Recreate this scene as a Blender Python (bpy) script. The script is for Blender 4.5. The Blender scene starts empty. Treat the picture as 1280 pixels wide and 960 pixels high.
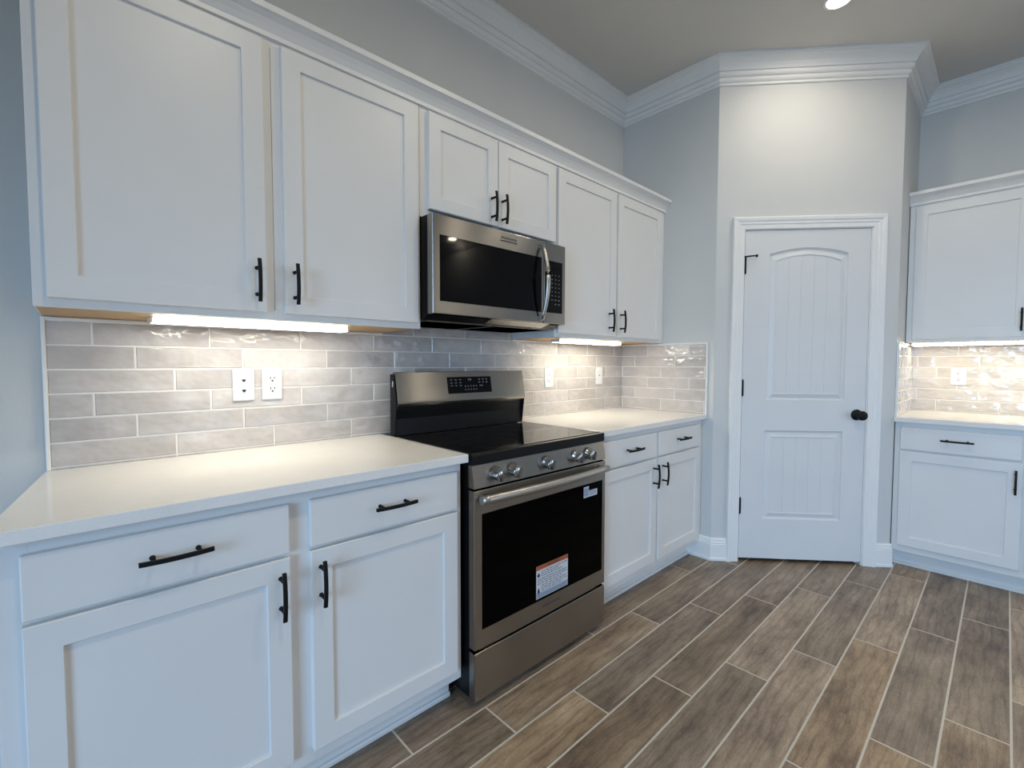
import bpy, bmesh, math, random
from mathutils import Vector, Matrix
random.seed(7)
S = bpy.context.scene
COL = S.collection

# ------------------------------------------------------------------ camera, world, lights, exposure
F_PX = 579.58
cam = bpy.data.cameras.new('camera'); co = bpy.data.objects.new('camera', cam); COL.objects.link(co)
r_ = Vector((0.72398305, -0.68981485, 0.00200627)); u_ = Vector((0.02887436, 0.03321017, 0.99903121)); f_ = Vector((0.68921319, 0.72322373, -0.04396157))
m = Matrix((r_, u_, -f_)).transposed().to_4x4(); m.translation = (-0.9788, -1.9207, 1.2294)
co.matrix_world = m
cam.sensor_width = 36; cam.lens = 36 * F_PX / 1280
cam.shift_x = (640 - 649.84) / 1280; cam.shift_y = (479.43 - 480) / 1280
cam.clip_start = 0.02
S.camera = co
S.view_settings.view_transform = 'Standard'; S.view_settings.look = 'None'
S.view_settings.gamma = 1; S.view_settings.use_curve_mapping = False
S.view_settings.exposure = 0.03
try:
    S.cycles.use_denoising = True; S.cycles.denoiser = 'OPENIMAGEDENOISE'
    S.cycles.max_bounces = 10; S.cycles.diffuse_bounces = 6; S.cycles.glossy_bounces = 5
    S.cycles.sample_clamp_indirect = 6; S.cycles.caustics_reflective = False; S.cycles.caustics_refractive = False
    S.cycles.use_adaptive_sampling = False
except Exception: pass
W = bpy.data.worlds.new('World'); S.world = W; W.use_nodes = True
W.node_tree.nodes['Background'].inputs[0].default_value = (0.45, 0.62, 1.0, 1); W.node_tree.nodes['Background'].inputs[1].default_value = 0.3

def area(name, loc, size, size_y, power, color, direction, spread=180):
    l = bpy.data.lights.new(name, 'AREA'); l.shape = 'RECTANGLE'; l.size = size; l.size_y = size_y
    l.energy = power; l.color = color; l.spread = math.radians(spread)
    o = bpy.data.objects.new(name, l); COL.objects.link(o); o.location = loc
    o.rotation_euler = Vector(direction).to_track_quat('-Z', 'Z').to_euler()
    return o
# daylight arriving through the windows of the open-plan room behind the camera (sky light falls downwards into the room)
P_PATIO, P_SIDE = (15, 19, 25), (48, 82, 128)          # watts per channel
P_CAN1, P_CANS, P_CANR, P_NEAR, P_FAR = (4.2, 3.8, 3.2), (8.2, 7.2, 5.4), (1.4, .9, 0.4), (2.6, 2.3, 1.8), (8, 7, 5.6)
E_UL, E_UR, E_UF = (24.5, 23.4, 19.8), (28.5, 26.8, 21.8), (24, 22.2, 17.3)     # emission strength per channel
E_LENS = (20, 18.6, 16.3)
def wc(c): m_ = max(max(c), 1e-6); return m_, tuple(x / m_ for x in c)
pw, pc = wc(P_PATIO); area('daylight_patio', (1.3, -5.72, 1.15), 3.0, 2.1, pw, pc, (0, 1, -0.58), 112)
pw, pc = wc(P_SIDE); area('daylight_side', (-4.72, -3.0, 1.2), 2.2, 1.9, pw, pc, (1, 0.1, -0.58), 112)

# ------------------------------------------------------------------ key dimensions (metres)
XA, YA, XB, YB, XF = 1.860, -0.676, 2.555, -1.465, 3.186
ZC = 3.03; XW = -4.6; YW = -5.6; CT = 0.914

# ------------------------------------------------------------------ materials
def nm(name):
    mt = bpy.data.materials.new(name); mt.use_nodes = True
    nt = mt.node_tree; return mt, nt, nt.nodes['Principled BSDF'], nt.nodes, nt.links
def coords(nt, scale=(1, 1, 1), src='Object'):
    t = nt.nodes.new('ShaderNodeTexCoord'); mp = nt.nodes.new('ShaderNodeMapping'); mp.inputs['Scale'].default_value = scale
    nt.links.new(t.outputs[src], mp.inputs[0]); return mp.outputs[0]
def noise(nt, vec, scale, detail=4, rough=.55):
    n = nt.nodes.new('ShaderNodeTexNoise'); n.inputs['Scale'].default_value = scale; n.inputs['Detail'].default_value = detail; n.inputs['Roughness'].default_value = rough
    nt.links.new(vec, n.inputs['Vector']); return n.outputs['Fac']
def ramp(nt, fac, stops):
    r = nt.nodes.new('ShaderNodeValToRGB'); e = r.color_ramp.elements
    while len(e) < len(stops): e.new(0.5)
    for k, (p, c) in enumerate(stops): e[k].position = p; e[k].color = (*c, 1) if len(c) == 3 else c
    nt.links.new(fac, r.inputs[0]); return r.outputs[0]
def bump(nt, h, strength, dist=.01):
    b = nt.nodes.new('ShaderNodeBump'); b.inputs['Strength'].default_value = strength; b.inputs['Distance'].default_value = dist
    nt.links.new(h, b.inputs['Height']); return b.outputs[0]
def paint(name, col, rough=.5, grain=0, gscale=300, spec=.5):
    mt, nt, p, n, l = nm(name)
    v = coords(nt); f = noise(nt, v, 3, 2)
    c2 = tuple(x * .97 for x in col)
    l.new(ramp(nt, f, [(.3, c2), (.7, col)]), p.inputs['Base Color'])
    p.inputs['Roughness'].default_value = rough; p.inputs['Specular IOR Level'].default_value = spec
    if grain: l.new(bump(nt, noise(nt, v, gscale, 3), grain, .002), p.inputs['Normal'])
    return mt
def plain(name, col, rough=.5, metal=0, spec=.5):
    mt, nt, p, n, l = nm(name)
    f = noise(nt, coords(nt), 40, 2)
    l.new(ramp(nt, f, [(.3, tuple(x * .94 for x in col)), (.7, col)]), p.inputs['Base Color'])
    p.inputs['Roughness'].default_value = rough; p.inputs['Metallic'].default_value = metal; p.inputs['Specular IOR Level'].default_value = spec
    return mt
def emit(name, col, strength):
    mt, nt, p, n, l = nm(name)
    p.inputs['Base Color'].default_value = (.9, .9, .9, 1); p.inputs['Emission Color'].default_value = (*col, 1); p.inputs['Emission Strength'].default_value = strength
    return mt
def steel(name, col, rough, aniso=.75):
    mt, nt, p, n, l = nm(name)
    v = coords(nt, (1.5, 1.5, 420)); f = noise(nt, v, 4, 3)
    l.new(ramp(nt, f, [(.3, tuple(x * .86 for x in col)), (.7, col)]), p.inputs['Base Color'])
    p.inputs['Metallic'].default_value = 1; p.inputs['Roughness'].default_value = rough; p.inputs['Anisotropic'].default_value = aniso
    tg = n.new('ShaderNodeCombineXYZ'); tg.inputs[2].default_value = 1
    l.new(tg.outputs[0], p.inputs['Tangent'])
    return mt
M = {}
M['cab'] = paint('cabinet_paint', (.74, .735, .715), .38)
M['trim'] = paint('trim_paint', (.83, .82, .79), .4)
M['wall'] = paint('wall_paint', (.63, .63, .605), .6, .25)
M['ceil'] = paint('ceiling_paint', (.66, .64, .60), .9, .6, 160)
M['door'] = paint('door_paint', (.72, .72, .705), .42)
M['black'] = plain('matte_black_metal', (.006, .006, .0065), .55, 0, .2)
M['oven_black'] = plain('black_enamel', (.006, .006, .0065), .3, 0, .2)
M['glass_black'] = plain('black_microwave_glass', (.0025, .0025, .003), .04, 0, .16)
M['glass_oven'] = plain('black_oven_glass', (.0015, .0014, .0013), .06, 0, .03)
M['glass_top'] = plain('black_ceramic_glass', (.006, .006, .007), .06, 0, .6)
M['steel'] = steel('brushed_stainless', (.35, .33, .30), .25, .97)
M['satin'] = plain('satin_steel', (.46, .44, .41), .34, 1)
M['chrome'] = plain('polished_steel', (.42, .41, .40), .15, 1)
M['steel_dark'] = plain('dark_grey_plastic', (.05, .05, .052), .4)
M['wood'] = paint('raw_maple', (.46, .30, .145), .5)
M['white_plastic'] = plain('white_plastic', (.76, .75, .73), .3)
M['slot'] = plain('dark_slot', (.02, .02, .02), .6)
M['mark'] = plain('grey_print', (.16, .16, .17), .5)
M['dark_mark'] = plain('dark_print', (.05, .05, .05), .5)
M['ring_mark'] = plain('burner_print', (.013, .013, .0135), .3)
M['paper'] = plain('white_sticker_paper', (.62, .64, .68), .5)
M['paper_blue'] = plain('blue_grey_sticker_band', (.33, .40, .50), .5)
M['orange'] = plain('orange_sticker_band', (.40, .095, .035), .5)
M['ink'] = plain('sticker_ink', (.22, .24, .27), .6)
M['grout'] = plain('tile_grout', (.76, .735, .69), .8)
M['fgrout'] = plain('floor_grout', (.62, .56, .47), .85)
for k_, e_ in (('uc', E_UL), ('uc_r', E_UR), ('uc_f', E_UF), ('can', E_LENS)):
    w_, c_ = wc(e_); M[k_] = emit('downlight_lens' if k_ == 'can' else 'warm_light_strip', c_, w_)
M['dark'] = plain('pantry_shadow_paint', (.3, .3, .3), .8)

mt, nt, p, n, l = nm('white_quartz'); M['quartz'] = mt
v = coords(nt); a = noise(nt, v, 420, 2); b = noise(nt, v, 5, 4)
mx = n.new('ShaderNodeMix'); mx.data_type = 'RGBA'; mx.blend_type = 'MULTIPLY'; mx.inputs['Factor'].default_value = 1
l.new(ramp(nt, b, [(.3, (.78, .765, .735)), (.7, (.83, .815, .785))]), mx.inputs['A']); l.new(ramp(nt, a, [(.27, (.75, .73, .7)), (.36, (1, 1, 1))]), mx.inputs['B'])
l.new(mx.outputs['Result'], p.inputs['Base Color']); p.inputs['Roughness'].default_value = .10

mt, nt, p, n, l = nm('handmade_glazed_tile'); M['tile'] = mt
at = n.new('ShaderNodeAttribute'); at.attribute_name = 'rnd'
ad = n.new('ShaderNodeVectorMath'); ad.operation = 'MULTIPLY_ADD'; ad.inputs[1].default_value = (37, 17, 29)
l.new(at.outputs['Color'], ad.inputs[0]); l.new(coords(nt, (1, 1, 1.5)), ad.inputs[2])
cl = noise(nt, ad.outputs[0], 9, 4, .6)
col = ramp(nt, cl, [(.28, (.465, .423, .395)), (.5, (.53, .488, .455)), (.72, (.61, .568, .53))])
hsv = n.new('ShaderNodeHueSaturation'); l.new(col, hsv.inputs['Color'])
mr = n.new('ShaderNodeMapRange'); mr.inputs['To Min'].default_value = .90; mr.inputs['To Max'].default_value = 1.10
sp = n.new('ShaderNodeSeparateColor'); l.new(at.outputs['Color'], sp.inputs[0]); l.new(sp.outputs[0], mr.inputs['Value']); l.new(mr.outputs[0], hsv.inputs['Value'])
l.new(hsv.outputs[0], p.inputs['Base Color']); p.inputs['Roughness'].default_value = .09
l.new(bump(nt, noise(nt, ad.outputs[0], 11, 2, .5), .8, .014), p.inputs['Normal'])

mt, nt, p, n, l = nm('wood_look_plank_tile'); M['plank'] = mt
at = n.new('ShaderNodeAttribute'); at.attribute_name = 'rnd'
ad = n.new('ShaderNodeVectorMath'); ad.operation = 'MULTIPLY_ADD'; ad.inputs[1].default_value = (53, 31, 11)
l.new(at.outputs['Color'], ad.inputs[0]); l.new(coords(nt, (1, 1, 1)), ad.inputs[2])
def mapped(vec, sc):
    mp = n.new('ShaderNodeMapping'); mp.inputs['Scale'].default_value = sc; l.new(vec, mp.inputs[0]); return mp.outputs[0]
big = noise(nt, mapped(ad.outputs[0], (3.0, 8, 1)), 1.3, 7, .66)
dst = n.new('ShaderNodeTexNoise'); dst.inputs['Scale'].default_value = 1.0; dst.inputs['Detail'].default_value = 7; dst.inputs['Roughness'].default_value = .7; dst.inputs['Distortion'].default_value = 1.6
l.new(mapped(ad.outputs[0], (4.5, 70, 1)), dst.inputs['Vector']); fine = dst.outputs['Fac']
wv = n.new('ShaderNodeTexWave'); wv.wave_type = 'BANDS'; wv.bands_direction = 'Y'; wv.inputs['Scale'].default_value = 9; wv.inputs['Distortion'].default_value = 9; wv.inputs['Detail'].default_value = 4; wv.inputs['Detail Scale'].default_value = .7
l.new(mapped(ad.outputs[0], (.5, 1, 1)), wv.inputs['Vector'])
c0 = ramp(nt, big, [(.30, (.142, .093, .057)), (.44, (.275, .187, .111)), (.56, (.365, .257, .156)), (.72, (.475, .352, .224))])
c1 = ramp(nt, fine, [(.30, (.66, .64, .62)), (.44, (.94, .93, .92)), (.62, (1.10, 1.10, 1.10))])
c2 = ramp(nt, wv.outputs['Fac'], [(.0, (.80, .79, .78)), (.35, (1, 1, 1))])
ma = n.new('ShaderNodeMix'); ma.data_type = 'RGBA'; ma.blend_type = 'MULTIPLY'; ma.inputs['Factor'].default_value = 1
l.new(c0, ma.inputs['A']); l.new(c1, ma.inputs['B'])
mb_ = n.new('ShaderNodeMix'); mb_.data_type = 'RGBA'; mb_.blend_type = 'MULTIPLY'; mb_.inputs['Factor'].default_value = 1
l.new(ma.outputs['Result'], mb_.inputs['A']); l.new(c2, mb_.inputs['B'])
kn = ramp(nt, noise(nt, mapped(ad.outputs[0], (3.5, 9, 1)), 1.6, 3, .5), [(.20, (.35, .30, .27)), (.29, (1, 1, 1))])
mk = n.new('ShaderNodeMix'); mk.data_type = 'RGBA'; mk.blend_type = 'MULTIPLY'; mk.inputs['Factor'].default_value = 1
l.new(mb_.outputs['Result'], mk.inputs['A']); l.new(kn, mk.inputs['B'])
hsv = n.new('ShaderNodeHueSaturation'); l.new(mk.outputs['Result'], hsv.inputs['Color'])
sp = n.new('ShaderNodeSeparateColor'); l.new(at.outputs['Color'], sp.inputs[0])
mr = n.new('ShaderNodeMapRange'); mr.inputs['To Min'].default_value = .74; mr.inputs['To Max'].default_value = 1.16; l.new(sp.outputs[1], mr.inputs['Value']); l.new(mr.outputs[0], hsv.inputs['Value'])
mr2 = n.new('ShaderNodeMapRange'); mr2.inputs['To Min'].default_value = .82; mr2.inputs['To Max'].default_value = 1.02; l.new(sp.outputs[2], mr2.inputs['Value']); l.new(mr2.outputs[0], hsv.inputs['Saturation'])
spk = ramp(nt, noise(nt, mapped(ad.outputs[0], (60, 320, 1)), 1.0, 3, .6), [(.32, (.80, .79, .78)), (.5, (1, 1, 1)), (.68, (1.10, 1.10, 1.10))])
ms = n.new('ShaderNodeMix'); ms.data_type = 'RGBA'; ms.blend_type = 'MULTIPLY'; ms.inputs['Factor'].default_value = 1
l.new(hsv.outputs[0], ms.inputs['A']); l.new(spk, ms.inputs['B'])
l.new(ms.outputs['Result'], p.inputs['Base Color']); p.inputs['Roughness'].default_value = .42
l.new(bump(nt, fine, .25, .004), p.inputs['Normal'])

# ------------------------------------------------------------------ mesh helpers
class MB:
    """Collects shapes in world coordinates relative to an origin; build() links them as one mesh object."""
    def __init__(s, o=(0, 0, 0)):
        s.bm = bmesh.new(); s.o = Vector(o); s.mi = 0
    def _v(s, p): return s.bm.verts.new(Vector(p) - s.o)
    def face(s, pts):
        f = s.bm.faces.new([s._v(p) for p in pts]); f.material_index = s.mi; return f
    def box(s, x0, x1, y0, y1, z0, z1, bev=0, seg=2):
        t = bmesh.new(); bmesh.ops.create_cube(t, size=1)
        for v in t.verts:
            v.co = Vector(((x0 + x1) / 2 + v.co.x * (x1 - x0), (y0 + y1) / 2 + v.co.y * (y1 - y0), (z0 + z1) / 2 + v.co.z * (z1 - z0)))
        if bev: bmesh.ops.bevel(t, geom=t.edges[:], offset=bev, segments=seg, affect='EDGES', profile=.5)
        s._merge(t); return s
    def _merge(s, t):
        mp = {}
        for v in t.verts: mp[v] = s._v(v.co)
        for f in t.faces:
            try:
                g = s.bm.faces.new([mp[v] for v in f.verts]); g.material_index = s.mi; g.smooth = f.smooth
            except ValueError: pass
        t.free()
    def prism(s, pts, axis, a0, a1, bev=0):
        """extrude a closed polygon pts (2-D in the other two axes, in order) along axis from a0 to a1"""
        def P(q, a):
            return {'x': (a, q[0], q[1]), 'y': (q[0], a, q[1]), 'z': (q[0], q[1], a)}[axis]
        t = bmesh.new()
        A = [t.verts.new(P(q, a0)) for q in pts]; B = [t.verts.new(P(q, a1)) for q in pts]
        t.faces.new(A); t.faces.new(B[::-1]); k = len(pts)
        for i in range(k): t.faces.new([A[i], B[i], B[(i + 1) % k], A[(i + 1) % k]])
        bmesh.ops.recalc_face_normals(t, faces=t.faces[:])
        if bev: bmesh.ops.bevel(t, geom=t.edges[:], offset=bev, segments=2, affect='EDGES', profile=.5)
        s._merge(t); return s
    def tube(s, path, r, seg=10, caps=True, sx=1.0):
        path = [Vector(q) for q in path]; rings = []
        for i, q in enumerate(path):
            d = (path[min(i + 1, len(path) - 1)] - path[max(i - 1, 0)]).normalized()
            a = d.cross(Vector((0, 0, 1)))
            if a.length < .1: a = d.cross(Vector((0, 1, 0)))
            a.normalize(); b = a.cross(d).normalized()
            rr = r[i] if isinstance(r, (list, tuple)) else r
            rings.append([s._v(q + rr * (math.cos(2 * math.pi * k / seg) * a * sx + math.sin(2 * math.pi * k / seg) * b)) for k in range(seg)])
        for i in range(len(rings) - 1):
            for k in range(seg):
                f = s.bm.faces.new([rings[i][k], rings[i][(k + 1) % seg], rings[i + 1][(k + 1) % seg], rings[i + 1][k]]); f.smooth = True; f.material_index = s.mi
        if caps:
            for R in (rings[0], rings[-1]):
                f = s.bm.faces.new(R); f.material_index = s.mi
        return s
    def lathe(s, c, axis, prof, seg=24):
        """prof: list of (r, distance along axis); axis a unit vector"""
        c = Vector(c); ax = Vector(axis).normalized()
        a = ax.cross(Vector((0, 0, 1)))
        if a.length < .1: a = ax.cross(Vector((1, 0, 0)))
        a.normalize(); b = ax.cross(a); rings = []
        for (r, h) in prof:
            rings.append([s._v(c + ax * h + max(r, 1e-5) * (math.cos(2 * math.pi * k / seg) * a + math.sin(2 * math.pi * k / seg) * b)) for k in range(seg)])
        for i in range(len(rings) - 1):
            for k in range(seg):
                f = s.bm.faces.new([rings[i][k], rings[i][(k + 1) % seg], rings[i + 1][(k + 1) % seg], rings[i + 1][k]]); f.smooth = True; f.material_index = s.mi
        for R in (rings[0], rings[-1]):
            f = s.bm.faces.new(R); f.material_index = s.mi
        return s
    def sweep(s, path, prof):
        """closed profile [(out, z)] carried along a plan polyline with mitred corners; out is measured to the right of travel"""
        P = [Vector(q) for q in path]; rows = []
        for i, q in enumerate(P):
            ns = []
            for (a, b) in ((i - 1, i), (i, i + 1)):
                if a >= 0 and b < len(P):
                    d = (P[b] - P[a]).normalized(); ns.append(Vector((d.y, -d.x)))
            nn = ns[0] if len(ns) == 1 else (ns[0] + ns[1]) / (1 + ns[0].dot(ns[1]))
            rows.append([s._v((q.x + nn.x * o, q.y + nn.y * o, z)) for (o, z) in prof])
        k = len(prof)
        for i in range(len(rows) - 1):
            for j in range(k):
                f = s.bm.faces.new([rows[i][j], rows[i + 1][j], rows[i + 1][(j + 1) % k], rows[i][(j + 1) % k]]); f.material_index = s.mi
        for R in (rows[0], rows[-1]):
            f = s.bm.faces.new(R); f.material_index = s.mi
        return s
    def build(s, name, mats, parent=None, recalc=True, rnd=None):
        if recalc: bmesh.ops.recalc_face_normals(s.bm, faces=s.bm.faces[:])
        me = bpy.data.meshes.new(name); s.bm.to_mesh(me); s.bm.free()
        for q in (mats if isinstance(mats, (list, tuple)) else [mats]): me.materials.append(M[q])
        o = bpy.data.objects.new(name, me); COL.objects.link(o)
        if parent is not None: o.parent = parent
        else: o.location = s.o
        return o

def thing(name, label, cat, loc=(0, 0, 0), rotz=0, group=None):
    o = bpy.data.objects.new(name, None); COL.objects.link(o); o.empty_display_size = .1
    o.location = loc; o.rotation_euler = (0, 0, rotz); o['label'] = label; o['category'] = cat
    if group: o['group'] = group
    return o
def tag(o, label, cat, group=None):
    o['label'] = label; o['category'] = cat
    if group: o['group'] = group
    return o
def struct(o): o['kind'] = 'structure'; return o

# ------------------------------------------------------------------ room shell
def slab(name, pts, z0, z1, mat):
    b = MB(); b.prism(pts, 'z', z0, z1); return struct(b.build(name, mat))
# floor: wood-look plank tiles over a grout bed
b = MB(); b.mi = 1
b.face([(XW, .1, -.0007), (XF + .1, .1, -.0007), (XF + .1, YW, -.0007), (XW, YW, -.0007)])
b.face([(XW, .1, -.05), (XF + .1, .1, -.05), (XF + .1, YW, -.05), (XW, YW, -.05)]); b.mi = 0
PW, PL, G = .1622, .930, .0029
rl = b.bm.loops.layers.color.new('rnd')
for j in range(-5, 31):
    y1 = -.674 - PW * j - G; y0 = -.674 - PW * (j + 1) + G
    if y0 < YW: y0 = YW
    if y1 <= y0: continue
    y1 = min(y1, .1)
    off = (.042 + .2935 * j) % PL
    k0 = int((XW - off) / PL) - 1
    for k in range(k0, k0 + 12):
        x0 = max(XW, off + k * PL + G); x1 = min(XF + .1, off + (k + 1) * PL - G)
        if x1 <= x0: continue
        c = (random.random(), random.random(), random.random(), 1)
        e = .0012
        a0 = [(x0, y0, -.0012), (x1, y0, -.0012), (x1, y1, -.0012), (x0, y1, -.0012)]
        a1 = [(x0 + e, y0 + e, 0), (x1 - e, y0 + e, 0), (x1 - e, y1 - e, 0), (x0 + e, y1 - e, 0)]
        fs = [b.face(a1)] + [b.face([a0[i], a0[(i + 1) % 4], a1[(i + 1) % 4], a1[i]]) for i in range(4)]
        for f in fs:
            for lp in f.loops: lp[rl] = c
struct(b.build('floor', ['plank', 'fgrout'], recalc=False))
slab('ceiling', [(XW - .1, .1), (XF + .1, .1), (XF + .1, YW - .1), (XW - .1, YW - .1)], ZC, ZC + .1, 'ceil')
slab('wall_back', [(XW, 0), (XF + .1, 0), (XF + .1, .1), (XW, .1)], -.05, ZC, 'wall')
slab('wall_right', [(XF, YB), (XF, YW), (XF + .1, YW), (XF + .1, 0), (XF, 0)], -.05, ZC, 'wall')
# pantry: two short walls and the diagonal one with the door opening
A = Vector((XA, YA)); B = Vector((XB, YB)); D = (B - A).normalized(); N = Vector((-D.y, D.x)); LD = (B - A).length
TH = math.atan2(D.y, D.x)
def dg(s_, o): q = A + D * s_ + N * o; return (q.x, q.y)
T = .10
nA = (Vector((1, 0)) + N) / (1 + N.x); nB = (N + Vector((0, 1))) / (1 + N.y)
Ai = A + nA * T; Bi = B + nB * T
slab('wall_pantry_left', [(XA, 0), tuple(A), tuple(Ai), (XA + T, 0)], -.05, ZC, 'wall')
slab('wall_pantry_right', [tuple(B), (XF, YB), (XF, YB + T), tuple(Bi)], -.05, ZC, 'wall')
S0, S1, DTOP = .160, .898, 2.040
b = MB()
b.prism([tuple(A), dg(S0, 0), dg(S0, T), tuple(Ai)], 'z', -.05, ZC)
b.prism([dg(S1, 0), tuple(B), tuple(Bi), dg(S1, T)], 'z', -.05, ZC)
b.prism([dg(S0, 0), dg(S1, 0), dg(S1, T), dg(S0, T)], 'z', DTOP, ZC)
struct(b.build('wall_pantry_front', 'wall'))
# walls behind the camera, with the window openings the daylight comes through
def wall_open(name, axis, c0, c1, a0, a1, o0, o1, z0, z1):
    b = MB()
    def bx(p, q, zz0, zz1):
        if axis == 'y': b.box(p, q, c0, c1, zz0, zz1)
        else: b.box(c0, c1, p, q, zz0, zz1)
    bx(a0, o0, -.05, ZC); bx(o1, a1, -.05, ZC); bx(o0, o1, -.05, z0); bx(o0, o1, z1, ZC)
    return struct(b.build(name, 'wall'))
wall_open('wall_front', 'y', YW - .1, YW, XW, XF + .1, -.2, 2.8, .08, 2.2)
wall_open('wall_left', 'x', XW - .1, XW, YW, .1, -4.1, -1.9, .25, 2.15)
def win(name, axis, c, o0, o1, z0, z1, nb):
    b = MB(); w = .05
    def bx(p, q, zz0, zz1):
        if axis == 'y': b.box(p, q, c - .07, c - .02, zz0, zz1, .004)
        else: b.box(c - .07, c - .02, p, q, zz0, zz1, .004)
    bx(o0, o1, z0, z0 + w); bx(o0, o1, z1 - w, z1)
    for k in range(nb + 1):
        q = o0 + (o1 - o0 - w) * k / nb; bx(q, q + w, z0, z1)
    return struct(b.build(name, 'trim'))
win('window_1', 'y', YW, -.2, 2.8, .08, 2.2, 2)
win('window_2', 'x', XW, -4.1, -1.9, .25, 2.15, 2)
# crown moulding all round
z = ZC
CROWN = [(0, z), (.100, z), (.100, z - .012), (.092, z - .014), (.090, z - .020), (.074, z - .027), (.058, z - .044), (.048, z - .062), (.044, z - .072), (.034, z - .073), (.034, z - .080),
         (.039, z - .083), (.036, z - .092), (.029, z - .099), (.019, z - .101), (.019, z - .107), (.025, z - .110), (.022, z - .118), (.015, z - .125), (.007, z - .127), (.007, z - .132), (.012, z - .135), (.010, z - .141), (0, z - .143)]
b = MB(); b.sweep([(XW, 0), (XA, 0), tuple(A), tuple(B), (XF, YB), (XF, YW)], CROWN); struct(b.build('trim_1', 'trim'))
b = MB(); b.sweep([(XF, YW), (XW, YW), (XW, 0)], CROWN); struct(b.build('trim_2', 'trim'))
BASE = [(0, 0), (.019, 0), (.021, .003), (.021, .016), (.017, .020), (.0155, .100), (.0165, .103), (.0135, .106), (.0145, .110), (.0145, .116), (.0105, .120), (.0115, .124), (.0105, .134), (.006, .140), (0, .141)]
def baseb(name, path):
    b = MB(); b.sweep(path, BASE); return struct(b.build(name, 'trim'))
baseb('baseboard_left', [(XW, 0), (-1.064, 0)])
baseb('baseboard_pantry', [(XA, -.50), tuple(A), dg(.092, 0)])
baseb('baseboard_pantry_right', [dg(.964, 0), tuple(B), (XB + .012, YB)])
baseb('baseboard_right', [(XF, -2.60), (XF, YW)])
baseb('baseboard_front', [(-.2, YW), (XW, YW), (XW, 0)])

# ------------------------------------------------------------------ pantry door (local x along the wall, -y into the room)
door = struct(thing('door_1', 'white two-panel arched pantry door with black knob in the angled wall', 'door', (A.x, A.y, 0), TH))
CW = .072
b = MB()
CP = [(0, .0), (.0, -.010), (.004, -.013), (.026, -.013), (.031, -.017), (.044, -.017), (.049, -.021), (.060, -.023), (CW - .004, -.023), (CW, -.019), (CW, 0)]   # (across from inner edge, y)
def casing(x_in, sgn, ztop):
    rows = []
    for (w, y) in CP: rows.append((x_in + sgn * w, y, 0, w))
    return rows
ci0, ci1 = S0 + .004, S1 - .004; ctp = DTOP - .003
seq = []
for (w, y) in CP:
    seq.append([(ci0 - w, y, 0), (ci0 - w, y, ctp + w), (ci1 + w, y, ctp + w), (ci1 + w, y, 0)])
for i in range(len(seq) - 1):
    for k in range(3): b.face([seq[i][k], seq[i][k + 1], seq[i + 1][k + 1], seq[i + 1][k]])
for k in (0, 3): b.face([q[k] for q in seq])
b.build('casing', 'trim', door)
b = MB()   # jamb lining and stop
b.box(S0, S0 + .006, -.002, T, 0, DTOP); b.box(S1 - .010, S1, -.002, T, 0, DTOP); b.box(S0, S1, -.002, T, DTOP - .006, DTOP)
b.box(S0 + .006, S0 + .018, .037, .05, 0, DTOP - .006); b.box(S1 - .022, S1 - .010, .037, .05, 0, DTOP - .006); b.box(S0, S1, .037, .05, DTOP - .018, DTOP - .006)
b.build('jamb', 'trim', door)
# slab with two moulded plank panels
d0, d1, dz0, dz1 = S0 + .009, S1 - .013, .022, DTOP - .009
yf = -.002
pl, pr = .312, .764
def arch(x, rise=.036): t = (x - (pl + pr) / 2) / ((pr - pl) / 2); return 1.890 + rise * (1 - t * t)
b = MB(); NA = 24
xs = [pl + (pr - pl) * i / NA for i in range(NA + 1)]
def loopU(ins):
    xl, xr = pl + ins, pr - ins
    q = [xl + (xr - xl) * i / NA for i in range(NA + 1)]
    return [(xl, 1.008 + ins), (xr, 1.008 + ins)] + [(x, arch(pl + (pr - pl) * i / NA) - ins * 1.05) for i, x in reversed(list(enumerate(q)))]
def loopL(ins): return [(pl - .005 + ins, .270 + ins), (pr - .003 - ins, .270 + ins), (pr - .003 - ins, .820 - ins), (pl - .005 + ins, .820 - ins)]
LUP = loopU(0); LLO = loopL(0)
# face strips around the panels
fx = lambda q: (q[0], yf, q[1])
b.face([(d0, yf, dz0), (d1, yf, dz0), (d1, yf, .270), fx(LLO[1]), fx(LLO[0]), (d0, yf, .270)])
b.face([(d0, yf, .270), fx(LLO[0]), fx(LLO[3]), (d0, yf, .820)]); b.face([fx(LLO[1]), (d1, yf, .270), (d1, yf, .820), fx(LLO[2])])
b.face([(d0, yf, .820), fx(LLO[3]), fx(LLO[2]), (d1, yf, .820), (d1, yf, 1.008), fx(LUP[1]), fx(LUP[0]), (d0, yf, 1.008)])
b.face([(d0, yf, 1.008), fx(LUP[0]), fx(LUP[-1]), (d0, yf, 1.890)]); b.face([fx(LUP[1]), (d1, yf, 1.008), (d1, yf, 1.890), fx(LUP[2])])
top = LUP[2:][::-1]
b.face([(d0, yf, 1.890), fx(top[0]), (pl, yf, dz1), (d0, yf, dz1)]); b.face([fx(top[-1]), (d1, yf, 1.890), (d1, yf, dz1), (pr, yf, dz1)])
for i in range(NA): b.face([fx(top[i]), fx(top[i + 1]), (top[i + 1][0], yf, dz1), (top[i][0], yf, dz1)])
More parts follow.
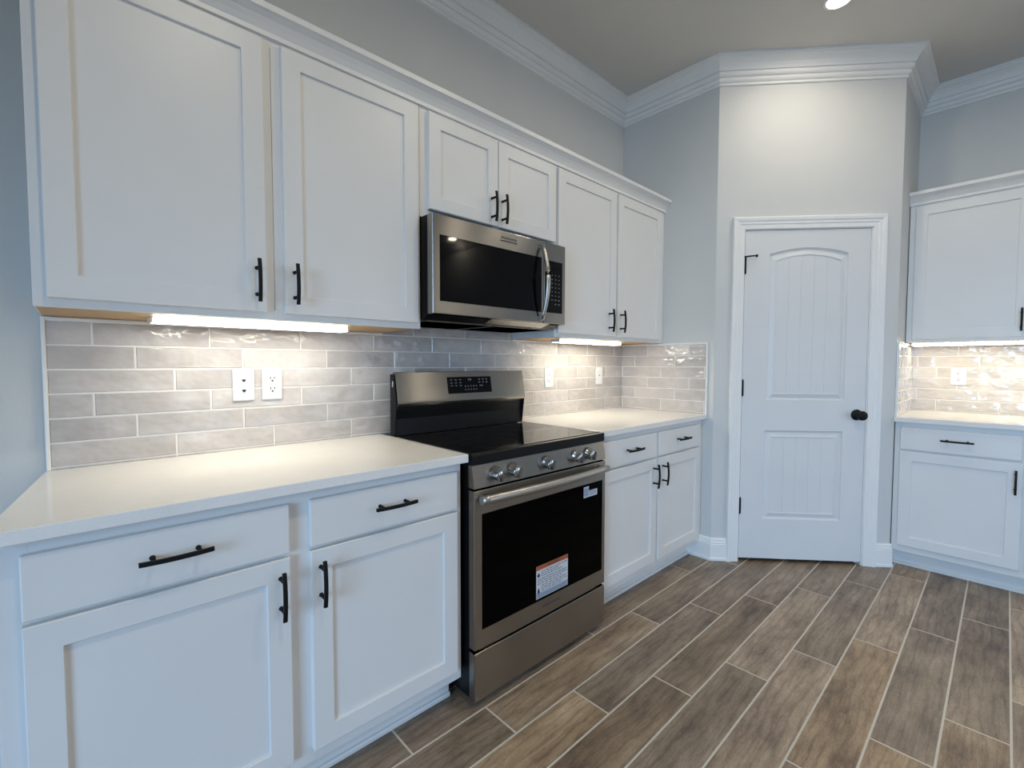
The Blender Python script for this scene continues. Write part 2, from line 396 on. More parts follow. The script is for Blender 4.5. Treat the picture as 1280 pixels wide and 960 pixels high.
# sides and back
b.face([(d0, yf, dz0), (d0, yf, dz1), (d0, .033, dz1), (d0, .033, dz0)]); b.face([(d1, yf, dz0), (d1, yf, dz1), (d1, .033, dz1), (d1, .033, dz0)])
b.face([(d0, yf, dz1), (d1, yf, dz1), (d1, .033, dz1), (d0, .033, dz1)]); b.face([(d0, yf, dz0), (d1, yf, dz0), (d1, .033, dz0), (d0, .033, dz0)])
b.face([(d0, .033, dz0), (d1, .033, dz0), (d1, .033, dz1), (d0, .033, dz1)])
for lf in (loopU, loopL):
    st = [(0, 0), (.005, .010), (.011, .0125), (.034, .0035), (.040, .003), (.043, .0065)]
    for (i0, e0), (i1, e1) in zip(st, st[1:]):
        P0, P1 = lf(i0), lf(i1); k = len(P0)
        for i in range(k):
            j = (i + 1) % k
            b.face([(P0[i][0], yf + e0, P0[i][1]), (P0[j][0], yf + e0, P0[j][1]), (P1[j][0], yf + e1, P1[j][1]), (P1[i][0], yf + e1, P1[i][1])])
    L = lf(.043); xl, xr = L[0][0], L[1][0]; zb = L[0][1]; up = lf is loopU
    def ztop(x): return (arch(pl + (x - xl) / (xr - xl) * (pr - pl)) - .043 * 1.05) if up else L[2][1]
    nb = 5; gr = []
    for kk in range(nb):
        a0_, a1_ = xl + (xr - xl) * kk / nb, xl + (xr - xl) * (kk + 1) / nb
        if kk: gr += [(a0_ - .003, .0065), (a0_, .0088), (a0_ + .003, .0065)]
        else: gr += [(a0_, .0065)]
        gr += [(a0_ + (a1_ - a0_) * q, .0065) for q in (.3, .5, .7)]
    gr += [(xr, .0065)]
    for (xa, ea), (xb, eb) in zip(gr, gr[1:]):
        b.face([(xa, yf + ea, zb), (xb, yf + eb, zb), (xb, yf + eb, ztop(xb)), (xa, yf + ea, ztop(xa))])
bmesh.ops.remove_doubles(b.bm, verts=b.bm.verts[:], dist=.0004)
slabd = b.build('door_slab', 'door', door)
kb = MB()
kb.lathe((.836, yf, .922), (0, -1, 0), [(.0, 0), (.032, 0), (.033, .004), (.030, .010), (.014, .013), (.011, .020), (.011, .030), (.020, .036), (.027, .046), (.0285, .056), (.026, .065), (.018, .071), (.0, .073)], 28)
kb.build('knob', 'black', door)['label'] = 'round black knob'
for hz in (.350, 1.080, 1.822):
    h = MB(); h.tube([(S0 + .009, -.007, hz - .047), (S0 + .009, -.007, hz + .047)], .0068, 12)
    h.tube([(S0 + .009, -.007, hz - .052), (S0 + .009, -.007, hz - .047)], .004, 8); h.tube([(S0 + .009, -.007, hz + .047), (S0 + .009, -.007, hz + .053)], .0048, 8)
    h.box(S0 + .002, S0 + .017, -.0035, -.0005, hz - .044, hz + .044)
    h.build('hinge', 'black', door)
h = MB(); hz = 1.876
h.box(S0 + .001, S0 + .019, -.016, -.001, hz - .004, hz + .003, .001); h.tube([(S0 + .012, -.012, hz), (S0 + .05, -.024, hz + .001), (S0 + .064, -.026, hz)], .0042, 8)
h.lathe((S0 + .062, -.026, hz), (.9, -.2, 0), [(0, 0), (.0075, 0), (.0085, .004), (.0085, .011), (0, .013)], 12)
h.build('door_stop', 'black', door)

# ------------------------------------------------------------------ cabinets (world-coordinate builders; far cabinets are built at the origin and turned)
def shaker(name, x0, x1, z0, z1, yfront, parent, o, st=.0555, rail=.0555):
    """five-piece door: frame with a small inner chamfer and a recessed flat panel; front face at yfront, room towards -y"""
    b = MB(o); th = .019; rec = .0078; ch = .004; e = .0018
    y0 = yfront; yb = yfront + th
    def ring(i, y, j=None):
        j = i if j is None else j
        return [(x0 + i, y, z0 + j), (x1 - i, y, z0 + j), (x1 - i, y, z1 - j), (x0 + i, y, z1 - j)]
    R = [ring(0, yb), ring(0, y0 + e), ring(e, y0), ring(st, y0, rail), ring(st + .0012, y0 + .0012, rail + .0012), ring(st + .0016, y0 + rec, rail + .0016)]
    for P, Q in zip(R, R[1:]):
        for i in range(4): b.face([P[i], P[(i + 1) % 4], Q[(i + 1) % 4], Q[i]])
    b.face(R[-1]); b.face(R[0])
    return b.build(name, 'cab', parent)
def drawer(x0, x1, z0, z1, yfront, parent, o):
    b = MB(o); b.box(x0, x1, yfront, yfront + .019, z0, z1, .003, 2); return b.build('drawer', 'cab', parent)
def pull(cx, cz, L, vertical, yface, parent, o):
    """arched bar pull on two posts"""
    b = MB(o); n_ = 12; hw = .0048; ht = .0036
    rows = []
    for i in range(n_ + 1):
        t = -1 + 2 * i / n_; out = yface - .031 - .0065 * (1 - t * t); s_ = t * L / 2
        for (da, db) in ((-hw, -ht), (hw, -ht), (hw, ht), (-hw, ht)):
            rows.append((cx + da, out + db, cz + s_) if vertical else (cx + s_, out + db, cz + da))
    V = [b._v(q) for q in rows]
    for i in range(n_):
        for k in range(4): b.bm.faces.new([V[i * 4 + k], V[i * 4 + (k + 1) % 4], V[i * 4 + 4 + (k + 1) % 4], V[i * 4 + 4 + k]])
    b.bm.faces.new(V[:4]); b.bm.faces.new(V[-4:])
    for sg in (-1, 1):
        q = sg * L * .31
        if vertical: p0, p1 = (cx, yface, cz + q), (cx, yface - .034, cz + q)
        else: p0, p1 = (cx + q, yface, cz), (cx + q, yface - .034, cz)
        b.tube([p0, (p0[0], yface - .002, p0[2]), p1], [.0062, .0048, .0048], 10)
    bo = b.build('handle', 'black', parent); bo['label'] = 'matte black arched bar pull'; return bo
ZD0, ZD1 = 1.385, 2.207; UF = -.326; UD = -.345; BF = -.608; BD = -.627
def wall_cab(label, x0, x1, zb, zt, doors, stiles, rails=(.030, .05), fx0=None, fx1=None, loc=None, rot=0, group='white shaker wall cabinets'):
    """doors: (xl, xr, zbot, ztop, handle x, handle z); stiles: (x0, x1) of the face frame"""
    o = (x0, 0, zb)
    r = thing('wall_cabinet', label, 'cabinet', loc or o, rot, group)
    b = MB(o); t = .016
    b.box(x0, x0 + t, UF + .018, -.003, zb + .0105, zt, .0008); b.box(x1 - t, x1, UF + .018, -.003, zb + .0105, zt, .0008)
    b.box(x0, x0 + .004, UF + .018, -.003, zb, zb + .0105); b.box(x1 - .004, x1, UF + .018, -.003, zb, zb + .0105)
    b.box(x0 + t, x1 - t, UF + .018, -.003, zt - t, zt); b.box(x0 + t, x1 - t, -.012, -.003, zb + .02, zt - t)
    b.build('carcass', 'cab', r)
    b = MB(o); b.box(x0 + .004, x1 - .004, UF + .018, -.003, zb - .0005, zb + .010); bo = b.build('bottom_panel', 'wood', r); bo['label'] = 'unpainted maple underside'
    f0, f1 = (x0 if fx0 is None else fx0), (x1 if fx1 is None else fx1)
    b = MB(o); b.box(f0 + .004, f1 - .004, UF, UF + .0175, zb, zb + rails[0], .001); b.box(f0 + .004, f1 - .004, UF, UF + .0175, zt - rails[1], zt, .001)
    for (s0, s1) in stiles: b.box(s0, s1, UF - .0003, UF + .018, zb + .0005, zt - .0005, .001)
    b.build('face_frame', 'cab', r)
    for (xl, xr, z0, z1, hx, hz) in doors:
        d = shaker('door', xl, xr, z0, z1, UD, r, o)
        pull(hx, hz, .128, True, UD, d, o)
    return r
def base_cab(label, x0, x1, doors, drawers, stiles, loc=None, rot=0, group='white shaker base cabinets', inset=0):
    o = (x0, 0, 0); zt = .884; c0 = x0 + inset
    r = thing('base_cabinet', label, 'cabinet', loc or o, rot, group)
    b = MB(o); t = .016
    if inset:   # end panel that follows the slightly angled worktop end
        b.prism([(c0, -.006), (x0 + .004, BF + .0175), (x0 + .03, BF + .0175), (c0 + t, -.006)], 'z', .105, zt)
        b.prism([(c0, -.006), (x0 + .012, -.52), (x0 + .03, -.52), (c0 + t, -.006)], 'z', 0, .105)
    for (p, q) in (((x1 - t, x1),) if inset else ((c0, c0 + t), (x1 - t, x1))):
        b.prism([(-.006, 0), (-.52, 0), (-.52, .105), (BF + .018, .105), (BF + .018, zt), (-.006, zt)], 'x', p, q)
    b.box(c0 + t, x1 - t, BF + .018, -.006, .105, .121); b.box(c0 + t, x1 - t, -.014, -.006, .121, zt); b.box(c0 + t, x1 - t, BF + .018, -.006, zt - t, zt)
    b.build('carcass', 'cab', r)
    b = MB(o); q0, q1 = x0 + .004, x1 - .004; b.box(q0, q1, BF, BF + .0175, .105, .150, .001); b.box(q0, q1, BF, BF + .0175, .848, zt, .001); b.box(q0, q1, BF + .0005, BF + .018, .700, .740, .001)
    for (s0, s1) in stiles: b.box(s0, s1, BF - .0003, BF + .018, .1055, zt - .0005, .001)
    b.build('face_frame', 'cab', r)
    b = MB(o); b.box(x0, x1, -.532, -.52, 0, .105, .001); b.box(x0, x1, -.544, -.532, 0, .018, .004); b.build('toe_kick', 'cab', r)
    for (xl, xr, hx, hz) in doors:
        d = shaker('door', xl, xr, .146, .714, BD, r, o); pull(hx, hz, .128, True, BD, d, o)
    for (xl, xr) in drawers:
        d = drawer(xl, xr, .7245, .8555, BD, r, o); pull((xl + xr) / 2, .796, .137, False, BD, d, o)
    return r
# range wall, uppers
ZU, ZT = 1.363, 2.245
wall_cab('white double-door wall cabinet left of the microwave, over the light strip', -1.052, 0.0, ZU, ZT,
         [(-1.028, -.550, ZD0, ZD1, -.578, 1.476), (-.498, -.017, ZD0, ZD1, -.470, 1.476)],
         [(-1.052, -1.018), (-.562, -.5245), (-.5235, -.486), (-.03, 0.0)])
wall_cab('short white two-door cabinet directly above the microwave', 0.001, .780, 1.800, ZT,
         [(.033, .3885, 1.833, ZD1, .352, 1.908), (.393, .772, 1.833, ZD1, .413, 1.908)], [(.001, .045), (.375, .405), (.760, .780)])
wall_cab('white two-door wall cabinet right of the microwave, against the pantry wall', .781, XA - .002, ZU, ZT,
         [(.791, 1.2945, ZD0, ZD1, 1.226, 1.472), (1.3125, 1.801, ZD0, ZD1, 1.338, 1.472)], [(.781, .81), (1.28, 1.327), (1.79, XA - .002)])
# range wall, bases
base_cab('white base cabinet left of the stainless range, with two drawers over two doors', -1.108, -.0165,
         [(-1.072, -.5853, -.610, .624), (-.5316, -.0415, -.507, .625)], [(-1.072, -.5853), (-.5316, -.0415)],
         [(-1.108, -1.06), (-.598, -.520), (-.055, -.0165)], inset=.05)
base_cab('white base cabinet between the range and the pantry wall, two drawers over two doors', .770, XA - .004,
         [(.792, 1.2857, 1.250, .625), (1.3075, 1.7985, 1.345, .625)], [(.792, 1.2857), (1.3075, 1.7985)],
         [(.770, .81), (1.27, 1.32), (1.785, XA - .004)])
# far wall (turned to face the range side of the room): local x runs away from the pantry
R90 = -math.pi / 2; y0f = YB - .004
wall_cab('white wall cabinet on the far wall right of the pantry door', 0, 1.085, ZU, ZT,
         [(.030, .531, ZD0, ZD1, .500, 1.478), (.549, 1.053, ZD0, ZD1, .580, 1.478)], [(0, .04), (.52, .56), (1.04, 1.085)], loc=(XF, y0f, ZU), rot=R90)
base_cab('white base cabinet on the far wall right of the pantry door', 0, 1.085,
         [(.0275, .5285, .5035, .612), (.5505, 1.055, .576, .612)], [(.0275, .5225), (.5505, 1.055)], [(0, .04), (.515, .565), (1.04, 1.085)], loc=(XF, y0f, 0), rot=R90)
# cabinet crown
CC = [(.0004, 2.220), (.011, 2.220), (.011, 2.234), (.014, 2.239), (.020, 2.249), (.030, 2.262), (.043, 2.272), (.050, 2.276), (.050, 2.2945), (.046, 2.2965), (-.012, 2.2965), (-.012, 2.2456), (.0004, 2.2456)]
b = MB(); b.sweep([(-1.054, -.004), (-1.054, UF), (XA - .001, UF)], CC); o = b.build('cabinet_crown', 'cab')
tag(o, 'white cove crown moulding along the top of the cabinets over the range', 'moulding', 'crown mouldings on the cabinets')
b = MB(); b.sweep([(XF + UF, YB - .001), (XF + UF, YB - 1.095), (XF - .004, YB - 1.095)], CC); o = b.build('cabinet_crown', 'cab')
tag(o, 'white crown moulding topping the wall cabinet right of the pantry', 'moulding', 'crown mouldings on the cabinets')

# ------------------------------------------------------------------ worktops
def counter(pts, label):
    b = MB(); b.prism(pts, 'z', .885, CT, .0025); return tag(b.build('countertop', 'quartz'), label, 'countertop', 'white quartz countertops')
counter([(-1.054, -.001), (-1.121, -.646), (-.008, -.646), (-.008, -.001)], 'white quartz countertop left of the range')
counter([(.767, -.001), (.767, -.640), (XA - .001, -.640), (XA - .001, -.001)], 'white quartz countertop between the range and the pantry wall')
counter([(XF - .648, YB - .001), (XF - .648, YB - 1.11), (XF - .001, YB - 1.11), (XF - .001, YB - .001)], 'white quartz countertop on the far wall right of the pantry')

# ------------------------------------------------------------------ tile backsplashes (3 x 12 in handmade tiles, third-offset courses)
Z0T, RH = .9205, .0718
def backsplash(label, w0, w1, loc, rot, rows, joint, extra=None, trims=()):
    """local x along the wall from w0 to w1, -y into the room; joint(k) = x of one vertical joint in course k"""
    r = thing('tile_backsplash', label, 'backsplash', loc, rot, 'white tile backsplashes')
    b = MB(); b.box(w0, w1, -.0090, -.0008, CT, Z0T + RH * rows)
    if extra: b.box(extra[0], extra[1], -.0090, -.0008, Z0T + RH * rows, extra[2])
    b.build('grout', 'grout', r)
    b = MB(); rl = b.bm.loops.layers.color.new('rnd'); g = .0014; P = .3005
    for k in range(-1, rows + (1 if extra else 0)):
        z0, z1 = Z0T + RH * k + g, Z0T + RH * (k + 1) - g
        lo, hi = w0, w1
        if k == -1: z0 = CT; 
        if k >= rows: lo, hi, z1 = extra[0], extra[1], min(z1, extra[2])
        if z1 - z0 < .004: continue
        j0 = joint(max(k, 0)); n0 = math.floor((lo - j0) / P)
        for q in range(n0, n0 + int((hi - lo) / P) + 3):
            x0, x1 = max(lo, j0 + q * P + g), min(hi, j0 + (q + 1) * P - g)
            if x1 - x0 < .006: continue
            f0 = len(b.bm.faces); e = .003; yt = -.0105 - random.random() * .0008
            a0 = [(x0, -.006, z0), (x1, -.006, z0), (x1, -.006, z1), (x0, -.006, z1)]
            e = min(e, (z1 - z0) / 4); a1 = [(x0 + e * .3, yt + .0022, z0 + e * .3), (x1 - e * .3, yt + .0022, z0 + e * .3), (x1 - e * .3, yt + .0022, z1 - e * .3), (x0 + e * .3, yt + .0022, z1 - e * .3)]
            a2 = [(x0 + e, yt, z0 + e), (x1 - e, yt, z0 + e), (x1 - e, yt, z1 - e), (x0 + e, yt, z1 - e)]
            c = (random.random(), random.random(), random.random(), 1)
            fs = [b.face(a2)]
            for P0, P1 in ((a0, a1), (a1, a2)): fs += [b.face([P0[i], P0[(i + 1) % 4], P1[(i + 1) % 4], P1[i]]) for i in range(4)]
            for f in fs:
                for lp in f.loops: lp[rl] = c
    b.build('tiles', 'tile', r)
    for (x0, x1, z0, z1) in trims:
        t = MB(); t.box(x0, x1, -.0135, -.0008, z0, z1, .002); t.build('edge_trim', 'trim', r)
    return r
ZTT = Z0T + RH * 6
backsplash('long white subway tile backsplash behind the range', -1.044, XA - .001, (0, 0, 0), 0, 6, lambda k: -.746 - .1 * k, extra=(.003, .778, 1.396),
           trims=((-1.0535, -1.044, CT, ZTT + .010), (-1.044, .0, ZTT, ZTT + .010), (.782, XA - .013, ZTT, ZTT + .010)))
backsplash('short white tile return on the left wall of the pantry', 0.0135, .630, (XA, 0, 0), R90, 6, lambda k: .42 + .1 * (k - 4),
           trims=((.630, .639, CT, ZTT + .009), (.0135, .630, ZTT, ZTT + .009)))
backsplash('narrow white tile return on the right wall of the pantry', -.622, -.0135, (XF, YB, 0), 0, 6, lambda k: .05 + .1 * k,
           trims=((-.630, -.622, CT, ZTT + .009), (-.622, -.0135, ZTT, ZTT + .009)))
backsplash('white subway tile backsplash on the far wall under the cabinet', 0.0005, 1.10, (XF, YB, 0), R90, 6, lambda k: (-1.465 + 1.80) - .1 * (k - 4),
           trims=((1.10, 1.109, CT, ZTT + .009), (0.0135, 1.10, ZTT, ZTT + .009)))

# ------------------------------------------------------------------ wall outlets
def plate(name, label, cx, cz, kind, wall='range', w=.070, h=.116):
    o = (0, 0, 0)
    if wall == 'range': r = thing(name, label, 'outlet', (cx, -.0115, cz), 0, 'white wall plates')
    else: r = thing(name, label, 'outlet', (XF - .0115, cx, cz), R90, 'white wall plates')
    b = MB(); b.box(-w / 2, w / 2, -.006, 0, -h / 2, h / 2, .0035, 3)
    for zz in ((0,) if kind == 'duplex' else (-.048, .048)): b.lathe((0, -.0058, zz), (0, -1, 0), [(0, 0), (.003, 0), (.0026, .001), (0, .0012)], 10)
    b.build('cover_plate', 'white_plastic', r)
    if kind in ('duplex', 'decora'):
        for zz in (-.0195, .0195):
            d = MB()
            if kind == 'duplex':
                pr_ = [(.0172 * math.cos(t) , zz + max(-.0135, min(.0135, .0172 * math.sin(t)))) for t in [2 * math.pi * i / 32 for i in range(32)]]
                d.prism(pr_, 'y', -.0085, -.0055, .0006)
            else: d.box(-.0165, .0165, -.0080, -.0055, zz - .0185, zz + .0185, .001)
            rc = d.build('receptacle', 'white_plastic', r)
            s_ = MB(); s_.box(-.0082, -.0052, -.0089, -.0080, zz - .001, zz + .0090); s_.box(.0052, .0082, -.0089, -.0080, zz, zz + .0080); s_.lathe((0, -.0080, zz - .0065), (0, -1, 0), [(0, 0), (.0034, 0), (.0034, .0009), (0, .0009)], 12)
            s_.build('slots', 'slot', rc)
    elif kind == 'jack':
        for zz in (-.021, .016):
            d = MB(); d.box(-.009, .009, -.0085, -.0055, zz - .008, zz + .008, .001); rc = d.build('jack', 'white_plastic', r)
            s_ = MB(); s_.box(-.0058, .0058, -.0089, -.0080, zz - .003, zz + .004); s_.box(-.003, .003, -.0089, -.0080, zz - .0055, zz - .003); s_.build('port', 'slot', rc)
    elif kind == 'switch':
        d = MB(); d.box(-.0165, .0165, -.0085, -.0055, -.033, .033, .0015); rc = d.build('device', 'white_plastic', r)
        s_ = MB(); s_.box(-.006, .006, -.0092, -.0080, -.002, .006); s_.build('port', 'mark', rc)
plate('data_outlet', 'white two-port data jack plate on the tile, beside the duplex outlet', -.5455, 1.149, 'jack')
plate('power_outlet', 'white duplex power outlet right of the data jack plate', -.451, 1.149, 'duplex')
plate('power_outlet', 'white power outlet on the tile just right of the range', 1.080, 1.142, 'duplex', w=.075)
plate('data_outlet', 'white wall plate on the tile near the pantry corner', 1.577, 1.146, 'switch', w=.075)
plate('power_outlet', 'white duplex power outlet on the far wall tile', -1.7055, 1.150, 'duplex', 'far', w=.075)

# ------------------------------------------------------------------ under-cabinet light strips
def strip(label, loc, rot, L, mat):
    r = thing('light_strip', label, 'light', loc, rot, 'under-cabinet light strips')
    b = MB(); b.box(0, L, -.030, .034, -.003, 0, .0005); b.box(0, L, .031, .034, -.0165, 0); b.box(-.004, .003, -.032, .034, -.0165, 0, .001); b.box(L - .003, L + .004, -.032, .034, -.0165, 0, .001); b.build('housing', 'white_plastic', r)
    b = MB(); b.prism([(-.030, -.003), (-.029, -.012), (-.024, -.0165), (.031, -.0165), (.031, -.003)], 'x', .003, L - .003); b.build('diffuser', mat, r)
    return r
ZS = ZU - .0006
strip('long lit strip under the wall cabinet left of the microwave', (-.820, -.180, ZS), 0, .580, 'uc')
strip('lit strip under the wall cabinet right of the microwave', (.955, -.180, ZS), 0, .590, 'uc_r')
strip('lit strip under the far wall cabinet right of the pantry', (XF - .195, YB - .024, ZS), R90, .95, 'uc_f')

# ------------------------------------------------------------------ range
RO = (.38, -.36, 0)
rg = thing('kitchen_range', 'stainless freestanding electric range with black glass cooktop and door', 'range', RO)
x0, x1 = .001, .764
b = MB(RO); b.box(x0 + .004, x1 - .004, -.628, -.075, .028, .872, .002); b.build('body', 'oven_black', rg)
for px in (.05, .71):
    for py in (-.59, -.12):
        b = MB(RO); b.lathe((px, py, 0), (0, 0, 1), [(0, 0), (.018, 0), (.018, .008), (.010, .012), (.010, .030), (0, .030)], 14); b.build('foot', 'oven_black', rg)
# cooktop
b = MB(RO); b.prism([(-.072, .872), (-.630, .872), (-.652, .872), (-.655, .875), (-.655, .905), (-.652, .9095), (-.645, .9105), (-.072, .9105)], 'x', x0, x1)
ck = b.build('cooktop', 'oven_black', rg)
b = MB(RO); b.box(x0 + .006, x1 - .006, -.632, -.140, .9095, .9130, .001); b.mi = 1
for (cx, cy, rr) in ((.20, -.50, .115), (.56, -.50, .095), (.20, -.26, .080), (.56, -.26, .095), (.38, -.25, .055)):
    seg = 48; rings = []
    for rad in (rr, rr + .0014): rings.append([b._v((cx + rad * math.cos(2 * math.pi * k / seg), cy + rad * math.sin(2 * math.pi * k / seg), .9133)) for k in range(seg)])
    for k in range(seg):
        f = b.bm.faces.new([rings[0][k], rings[0][(k + 1) % seg], rings[1][(k + 1) % seg], rings[1][k]]); f.material_index = 1
b.build('glass_top', ['glass_top', 'ring_mark'], ck)
b = MB(RO); b.box(x1 - .062, x1 - .006, -.140, -.128, .9105, .9165, .001); b.build('rear_trim', 'satin', ck)
# backguard
BT, BB = (-.112, 1.189), (-.136, 1.060)
b = MB(RO); b.prism([(-.074, .911), (-.108, .911), (-.104, .985), (-.112, 1.030), (-.074, 1.150)], 'x', x0 + .004, x1 - .004, .002)
b.prism([(-.074, .911), (-.110, .911), (-.128, 1.045), (-.108, 1.180), (-.076, 1.180)], 'x', x0, x0 + .004); b.prism([(-.074, .911), (-.110, .911), (-.128, 1.045), (-.108, 1.180), (-.076, 1.180)], 'x', x1 - .004, x1)
bg = b.build('backguard', 'oven_black', rg)
b = MB(RO); b.prism([(-.090, 1.189), BT, BB, (-.136, 1.052), (-.130, 1.042), (-.112, 1.030), (-.104, 1.030), (-.090, 1.150)], 'x', x0 + .004, x1 - .004, .0012); b.build('control_fascia', 'steel', bg)
def onbg(t, up, d):   # point on the sloped fascia: t = x, up 0..1 bottom to top
    y = BB[0] + (BT[0] - BB[0]) * up; z_ = BB[1] + (BT[1] - BB[1]) * up
    return (t, y - d, z_ - d * .18)
def bgq(b, xa, xb, ua, ub, d): b.face([onbg(xa, ua, d), onbg(xb, ua, d), onbg(xb, ub, d), onbg(xa, ub, d)])
b = MB(RO)
P0 = [onbg(.268, .20, .0012), onbg(.532, .20, .0012), onbg(.532, .80, .0012), onbg(.268, .80, .0012)]
P1 = [onbg(.268, .20, -.002), onbg(.532, .20, -.002), onbg(.532, .80, -.002), onbg(.268, .80, -.002)]
b.face(P0); b.face(P1)
for i in range(4): b.face([P0[i], P0[(i + 1) % 4], P1[(i + 1) % 4], P1[i]])
b.mi = 1
for r_i, uu in enumerate((.68, .57, .47)):
    for c_i in range(3): bgq(b, .284 + .026 * c_i, .296 + .026 * c_i, uu, uu + .035, .0016)
for r_i, uu in enumerate((.68, .57)):
    for c_i in range(3): bgq(b, .452 + .023 * c_i, .462 + .023 * c_i, uu, uu + .045, .0016)
for uu in (.43, .31):
    for c_i in range(5): bgq(b, .366 + .0165 * c_i, .373 + .0165 * c_i, uu, uu + .045, .0016)
bgq(b, .455, .478, .45, .48, .0016); bgq(b, .388, .394, .66, .74, .0016); bgq(b, .398, .408, .66, .74, .0016)
b.build('display', ['glass_black', 'mark'], bg)
b = MB(RO); b.face([(x0 - .0006, -.093, 1.125), (x0 - .0006, -.101, 1.125), (x0 - .0006, -.103, 1.150), (x0 - .0006, -.095, 1.150)]); b.build('rating_sticker', 'paper', bg)
# front control panel + knobs
b = MB(RO); b.prism([(-.600, .7905), (-.664, .7905), (-.651, .8725), (-.600, .8725)], 'x', x0 + .001, x1 - .001, .0015); fp = b.build('control_panel', 'steel', rg)
kax = Vector((0, -.988, -.155))
for kx in (.103, .188, .372, .555, .640):
    b = MB(RO); c = Vector((kx, -.6578, .8325))
    b.lathe(c, kax, [(0, -.004), (.026, -.004), (.026, .003), (.0225, .006), (.0215, .030), (.0195, .034), (.0, .0345)], 28)
    up = Vector((1, 0, 0)).cross(kax).normalized() * -1; rt = Vector((1, 0, 0))
    q = c + kax * .034
    pts = [q + rt * sx_ * .0042 + up * sy_ * .0185 for sx_, sy_ in ((-1, -1), (1, -1), (1, 1), (-1, 1))]; pt2 = [v_ + kax * .010 for v_ in pts]
    b.face(pts); b.face(pt2)
    for i in range(4): b.face([pts[i], pts[(i + 1) % 4], pt2[(i + 1) % 4], pt2[i]])
    kb = b.build('knob', 'chrome', fp)
# oven door
YD = -.664
b = MB(RO); b.box(x0 + .001, x1 - .001, YD, -.630, .214, .784, .003); od = b.build('oven_door', 'steel', rg)
b = MB(RO); b.box(.036, .740, YD - .0012, YD + .004, .2815, .698, .0008); wd = b.build('window', 'glass_oven', od)
b = MB(RO)
hp = [(.010 + .728 * i / 16, -.694 - .018 * math.sin(math.pi * i / 16), .757) for i in range(17)]
b.tube(hp, [.0165 if 0 < i < 16 else .0145 for i in range(17)], 18, True)
for hx in (.028, .720): b.tube([(hx, YD + .001, .757), (hx, -.698, .757)], .012, 12)
b.build('handle', 'satin', od)['label'] = 'polished tubular handle'
# tip-over warning label
YS = YD - .0013
def sbox(b, xa, xb, za, zb, d): b.face([(xa, YS - d, za), (xb, YS - d, za), (xb, YS - d, zb), (xa, YS - d, zb)])
def text_into(b, body, size, loc, mi):
    """lettering as flat mesh in the label's own mesh (faces -y)"""
    cu = bpy.data.curves.new('lettering', 'FONT'); cu.body = body; cu.size = size; cu.align_x = 'CENTER'; cu.align_y = 'CENTER'
    t = bpy.data.objects.new('lettering', cu); COL.objects.link(t); bpy.context.view_layer.update()
    me = bpy.data.meshes.new_from_object(t.evaluated_get(bpy.context.evaluated_depsgraph_get()))
    vs = [b._v((loc[0] + v_.co.x, loc[1], loc[2] + v_.co.y)) for v_ in me.vertices]
    for f_ in me.polygons:
        f = b.bm.faces.new([vs[i] for i in f_.vertices]); f.material_index = mi
    bpy.data.objects.remove(t); bpy.data.meshes.remove(me); bpy.data.curves.remove(cu)
b = MB(RO); b.box(.309, .500, YS - .0004, YS, .292, .424)
b.mi = 1; sbox(b, .309, .500, .407, .424, .0007); b.mi = 2; sbox(b, .309, .500, .292, .316, .0006); b.mi = 3
for i, zz in enumerate((.398, .389, .380, .369, .360, .351, .341, .332, .323, .306, .299)):
    xa, xb = (.338 if (i < 3 or 6 <= i < 9) else .316), (.492 - .03 * (i % 3 == 2) - .05 * (i == 1))
    w_ = xa
    while w_ < xb:
        ln = random.uniform(.008, .022); sbox(b, w_, min(w_ + ln, xb), zz - .0022, zz + .0022, .0009); w_ += ln + .004
b.mi = 4; b.face([(.322, YS - .001, .396), (.331, YS - .001, .386), (.322, YS - .001, .376), (.313, YS - .001, .386)]); b.face([(.322, YS - .001, .336), (.329, YS - .001, .322), (.315, YS - .001, .322)]); sbox(b, .317, .327, .312, .324, .001)
text_into(b, 'WARNING', .016, (.408, YS - .0009, .4155), 4)
wl = b.build('warning_label', ['paper', 'orange', 'paper_blue', 'ink', 'slot'], od); wl['label'] = 'white warning sticker with an orange band'
b = MB(RO); sbox(b, .603, .640, .640, .688, .0004); sbox(b, .640, .700, .640, .668, .0004)
b.mi = 1; sbox(b, .606, .637, .646, .682, .0008); b.mi = 2
for zz in (.648, .655, .662): sbox(b, .644, .692, zz - .0014, zz + .0014, .0008)
st = b.build('serial_label', ['paper', 'paper_blue', 'ink'], od); st['label'] = 'small white serial sticker'
b = MB(RO); b.box(.345, .452, YD - .0006, YD, .2475, .2525); b.build('badge', 'dark_mark', od)
# storage drawer
b = MB(RO); b.box(x0 + .001, x1 - .001, YD, -.630, .026, .202, .003); b.box(x0 + .03, x1 - .06, YD + .010, -.632, .200, .212); b.build('storage_drawer', 'steel', rg)
b = MB(RO); b.box(x0 + .10, x1 - .10, YD + .008, YD + .012, .204, .209); b.build('trim_strip', 'chrome', rg)

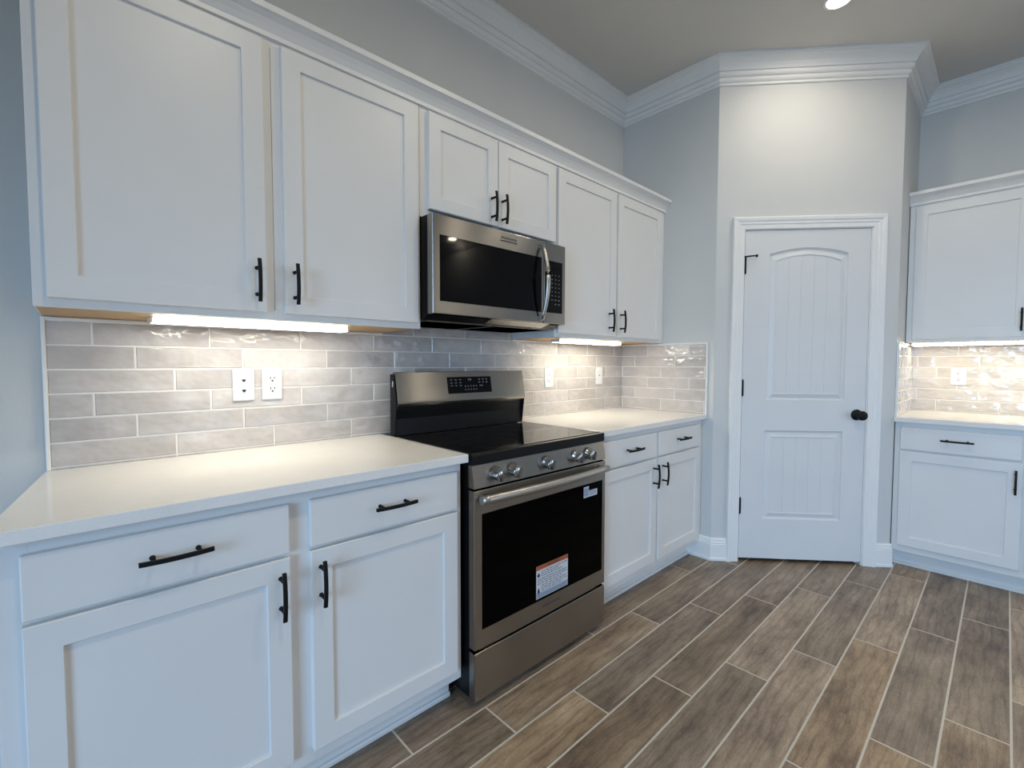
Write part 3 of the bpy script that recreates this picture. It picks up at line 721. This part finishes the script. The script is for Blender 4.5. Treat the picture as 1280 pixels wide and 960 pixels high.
# ------------------------------------------------------------------ microwave
MO = (.38, -.2, 1.395)
mw = thing('microwave', 'stainless over-the-range microwave above the cooktop', 'microwave', MO)
x0, x1 = .002, .764; MY = -.413; mz0, mz1 = 1.418, 1.797
b = MB(MO); b.prism([(-.008, 1.398), (-.335, 1.398), (-.372, mz0 - .002), (-.372, mz1), (-.008, mz1)], 'x', x0 + .001, x1 - .001, .002); b.build('body', 'oven_black', mw)
b = MB(MO)
b.box(x0 + .02, .36, -.320, -.04, 1.3945, 1.3985, .001); b.box(.40, x1 - .02, -.320, -.04, 1.3945, 1.3985, .001)
b.box(x0 + .02, x1 - .16, -.338, -.328, 1.3945, 1.3985, .001)
b.build('grease_filter', 'steel', mw)
b = MB(MO); b.box(x0, .6115, MY, -.374, mz0, mz1, .0035, 3); md = b.build('door', 'steel', mw)
b = MB(MO); b.box(.034, .596, MY - .0012, MY + .004, 1.468, 1.720, .0008); b.build('window', 'glass_black', md)
b = MB(MO); hp = []
for i in range(15):
    t = -1 + 2 * i / 14; hp.append((.590, MY - .012 - .036 * (1 - t * t), 1.604 + t * .170))
b.tube(hp, [.0075 + .0035 * (1 - abs(-1 + 2 * i / 14)) for i in range(15)], 14, True, 1.15)
for zz in (1.438, 1.770): b.box(.581, .599, MY - .014, MY + .001, zz - .010, zz + .010, .002)
b.build('handle', 'satin', md)['label'] = 'curved polished handle'
b = MB(MO); b.box(.342, .440, MY - .0006, MY, 1.7515, 1.7565)
for i in range(9): b.box(.346 + .0105 * i, .3525 + .0105 * i, MY - .0003, MY, 1.762, 1.772)
b.build('badge', 'dark_mark', md)
b = MB(MO); b.box(.613, x1, MY, -.374, mz0, mz1, .0035, 3); mc = b.build('control_panel', 'steel', mw)
b = MB(MO); b.box(.620, .741, MY - .0012, MY + .003, 1.470, 1.714, .0008); b.mi = 1
for i in range(8):
    for j in range(3):
        zz = 1.648 - .0195 * i; xx = .668 + .024 * j; w_ = .0035 if i < 6 else .006
        if i == 7 and j == 0: continue
        b.box(xx - w_, xx + w_, MY - .0016, MY - .001, zz - .0022, zz + .0022)
b.build('keypad', ['glass_black', 'mark'], mc)
b = MB(MO); b.prism([(-.374, mz0 - .004), (-.374, mz0 - .001), (-.408, mz0 - .001), (-.350, 1.400), (-.340, 1.402)], 'x', x0 + .30, .66); b.build('lower_lip', 'steel', mw)

# ------------------------------------------------------------------ recessed ceiling lights
def can(x, y, label, power):
    cw_, cc_ = wc(power)
    r = thing('recessed_light', label, 'light', (x, y, ZC), 0, 'recessed ceiling lights')
    b = MB(); b.lathe((0, 0, 0), (0, 0, -1), [(.052, -.0005), (.064, -.0005), (.065, .002), (.062, .004), (.053, .004), (.052, .002)], 40); b.build('trim_ring', 'trim', r)
    b = MB(); b.lathe((0, 0, .001), (0, 0, -1), [(0, 0), (.053, 0), (.053, .003), (.045, .0045), (0, .006)], 40); b.build('lens', 'can', r)
    l_ = bpy.data.lights.new('downlight_beam', 'AREA'); l_.shape = 'DISK'; l_.size = .10; l_.energy = cw_; l_.color = cc_; l_.spread = math.radians(178)
    lo = bpy.data.objects.new('downlight_beam', l_); COL.objects.link(lo); lo.parent = r; lo.location = (0, 0, -.010)
    return r
can(1.805, -1.285, 'lit round ceiling light in front of the pantry door', P_CAN1)
for (x, y) in ((.76, -1.70), (-.50, -1.70), (1.88, -1.90), (.76, -3.2), (-.50, -3.2), (-2.6, -1.8), (-2.6, -3.6), (3.0, -4.5)):
    can(x, y, 'round recessed ceiling light out of the picture', P_CANS if y > -1.75 else P_NEAR if y > -2 else P_FAR if y < -4 else P_CANR)
